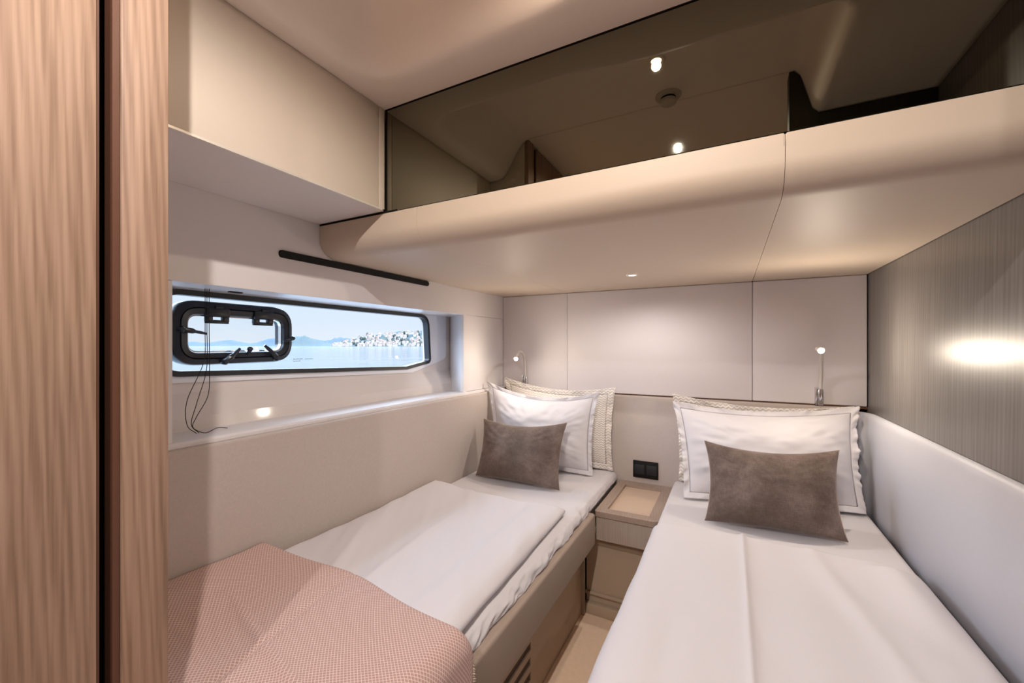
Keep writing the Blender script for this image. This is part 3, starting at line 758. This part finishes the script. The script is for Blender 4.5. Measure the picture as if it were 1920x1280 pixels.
# ------------------------------------------------------------------ outside: sea, hills, town
def ray(px, py):
    r = (px-960)/775; u = (648-py)/775; c, s = math.cos(YAW), math.sin(YAW)
    return Vector((-s+r*c, c+r*s, u))
m = mat('calm_sea', (.02, .04, .055), .10, spec=.6); M['sea'] = m
a = noisefac(m, coords(m, 'Object', (.02, .02, 1)), 6, 5); bump(m, a, .3, .3)
m = mat('scrub_hillside', (.20, .24, .20), .9, spec=.1); M['hill'] = m
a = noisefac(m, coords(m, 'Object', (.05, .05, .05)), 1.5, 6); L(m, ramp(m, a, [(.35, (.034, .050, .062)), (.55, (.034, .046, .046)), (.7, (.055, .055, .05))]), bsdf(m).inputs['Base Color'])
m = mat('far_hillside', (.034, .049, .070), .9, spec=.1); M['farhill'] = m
M['stucco'] = [mat('stucco_%d' % i, c, .8) for i, c in enumerate([(.21, .18, .16), (.24, .225, .215), (.17, .14, .12), (.22, .195, .185)])]
M['roof'] = mat('terracotta_roof', (.17, .11, .092), .8)
M['tree'] = mat('tree_green', (.016, .026, .022), .9)
box_sea = box('sea', -3500, -3, -1500, 3500, -.30, -.20, M['sea']); tag(box_sea, 'pale calm sea stretching to the hills outside the window', 'sea', kind='stuff')
def hill(name, prof, d, matl, lab, base=652, depth=260):
    prof = sorted(prof); n = 120
    def hz(px):
        for (a, ya), (b, yb) in zip(prof, prof[1:]):
            if a <= px <= b: t_ = (px-a)/(b-a); return ya*(1-sm(t_))+yb*sm(t_)
        return prof[-1][1]
    x0, x1 = prof[0][0], prof[-1][0]
    def f(a, b):
        px = x0+(x1-x0)*a; R_ = ray(px, 648); R_.z = 0; rl = R_.length
        H = (648-hz(px))/775*(d+depth*.45)*1.0 + 1.45
        s_ = sm(b/.5) if b < .5 else sm((1-b)/.5)
        dd = d+depth*b
        H2 = H*s_*(1+.10*nz(a*30, b*6, d)) if 0 < b < 1 else 0
        return Vector((R_.x*dd, R_.y*dd, -.35+H2+ (1.25+.35-1.45 if False else 0)))
    o = grid(name, n, 16, f, matl); return tag(o, lab, 'hill'), hz
hill('hill', [(300, 650), (360, 640), (385, 642), (430, 637), (470, 643), (515, 633), (560, 630), (590, 636), (640, 645), (680, 650)], 1500, M['farhill'], 'long low grey-blue hills seen through the porthole and just past it')
hill('hill', [(540, 650), (552, 634), (570, 629), (590, 635), (612, 643), (650, 650)], 1150, M['hill'], 'green rounded hill just past the porthole frame')
hill('hill', [(590, 650), (615, 637), (635, 632), (665, 634), (690, 632), (720, 640), (760, 650)], 1350, M['farhill'], 'low grey hill behind the near end of the town')
o, hz1 = hill('hill', [(610, 651), (640, 644), (660, 638), (690, 628), (720, 626), (740, 627), (770, 624), (800, 621), (860, 612), (930, 612)], 900, M['hill'], 'broad hillside carrying the terraced town', depth=220)
hill('hill', [(700, 650), (725, 628), (745, 621), (765, 621), (790, 619), (815, 615), (870, 606), (930, 606)], 1300, M['hill'], 'dark green wooded ridge rising above the town')
# town: each house a thing of its own
rt = random.Random(11)
def house_mesh(k, wx, wy, h, rh):
    bm = bmesh.new(); add_box(bm, -wx/2, wx/2, -wy/2, wy/2, -3, h); w_ = obj('house', bm, M['stucco'][k % 4]); 
    bm = bmesh.new(); add_ext(bm, [(-wx/2-.3, h), (wx/2+.3, h), (0, h+rh)], 'y', -wy/2-.3, wy/2+.3); r_ = obj('roof', bm, M['roof'], w_)
    return w_, r_
protos = [house_mesh(i, rt.uniform(5, 8), rt.uniform(5, 8), rt.uniform(3.5, 6), rt.uniform(1, 2)) for i in range(6)]
GH = 'pale red-roofed houses of the hillside town'
cnt = 0
for i in range(190):
    px = 800-(rt.random()**1.4)*175; t_ = rt.random()
    top = hz1(px); b_ = .03+.42*t_
    R_ = ray(px, 648); d = 900+220*b_
    H = ((648-top)/775*(900+99)+1.45)*sm(b_/.5); z = -.35+H*1.0
    w0, r0 = protos[i % 6]
    if i < 6: w, r_ = w0, r0
    else:
        w = w0.copy(); C.objects.link(w); r_ = r0.copy(); C.objects.link(r_); r_.parent = w
    w.location = (R_.x*d, R_.y*d, z); w.rotation_euler = (0, 0, rt.uniform(-.5, .5)+YAW)
    tag(w, 'small pale house with a terracotta roof on the hillside across the water', 'house', GH)
def tree_mesh():
    bm = bmesh.new(); bmesh.ops.create_icosphere(bm, subdivisions=2, radius=3)
    for v in bm.verts: v.co += v.co.normalized()*nz(v.co.x, v.co.y, v.co.z, .6)*1.5; v.co.z *= 1.3
    return obj('tree', bm, M['tree'], smooth=True)
tp = tree_mesh()
for i in range(46):
    px = 800-rt.random()*170; b_ = .05+.42*rt.random(); R_ = ray(px, 648); d = 900+220*b_
    H = ((648-hz1(px))/775*999+1.45)*sm(b_/.5)
    w = tp if i == 0 else tp.copy()
    if i: C.objects.link(w)
    w.location = (R_.x*d, R_.y*d, -.35+H+3)
    tag(w, 'dark green tree among the houses across the water', 'tree', 'trees among the town houses')
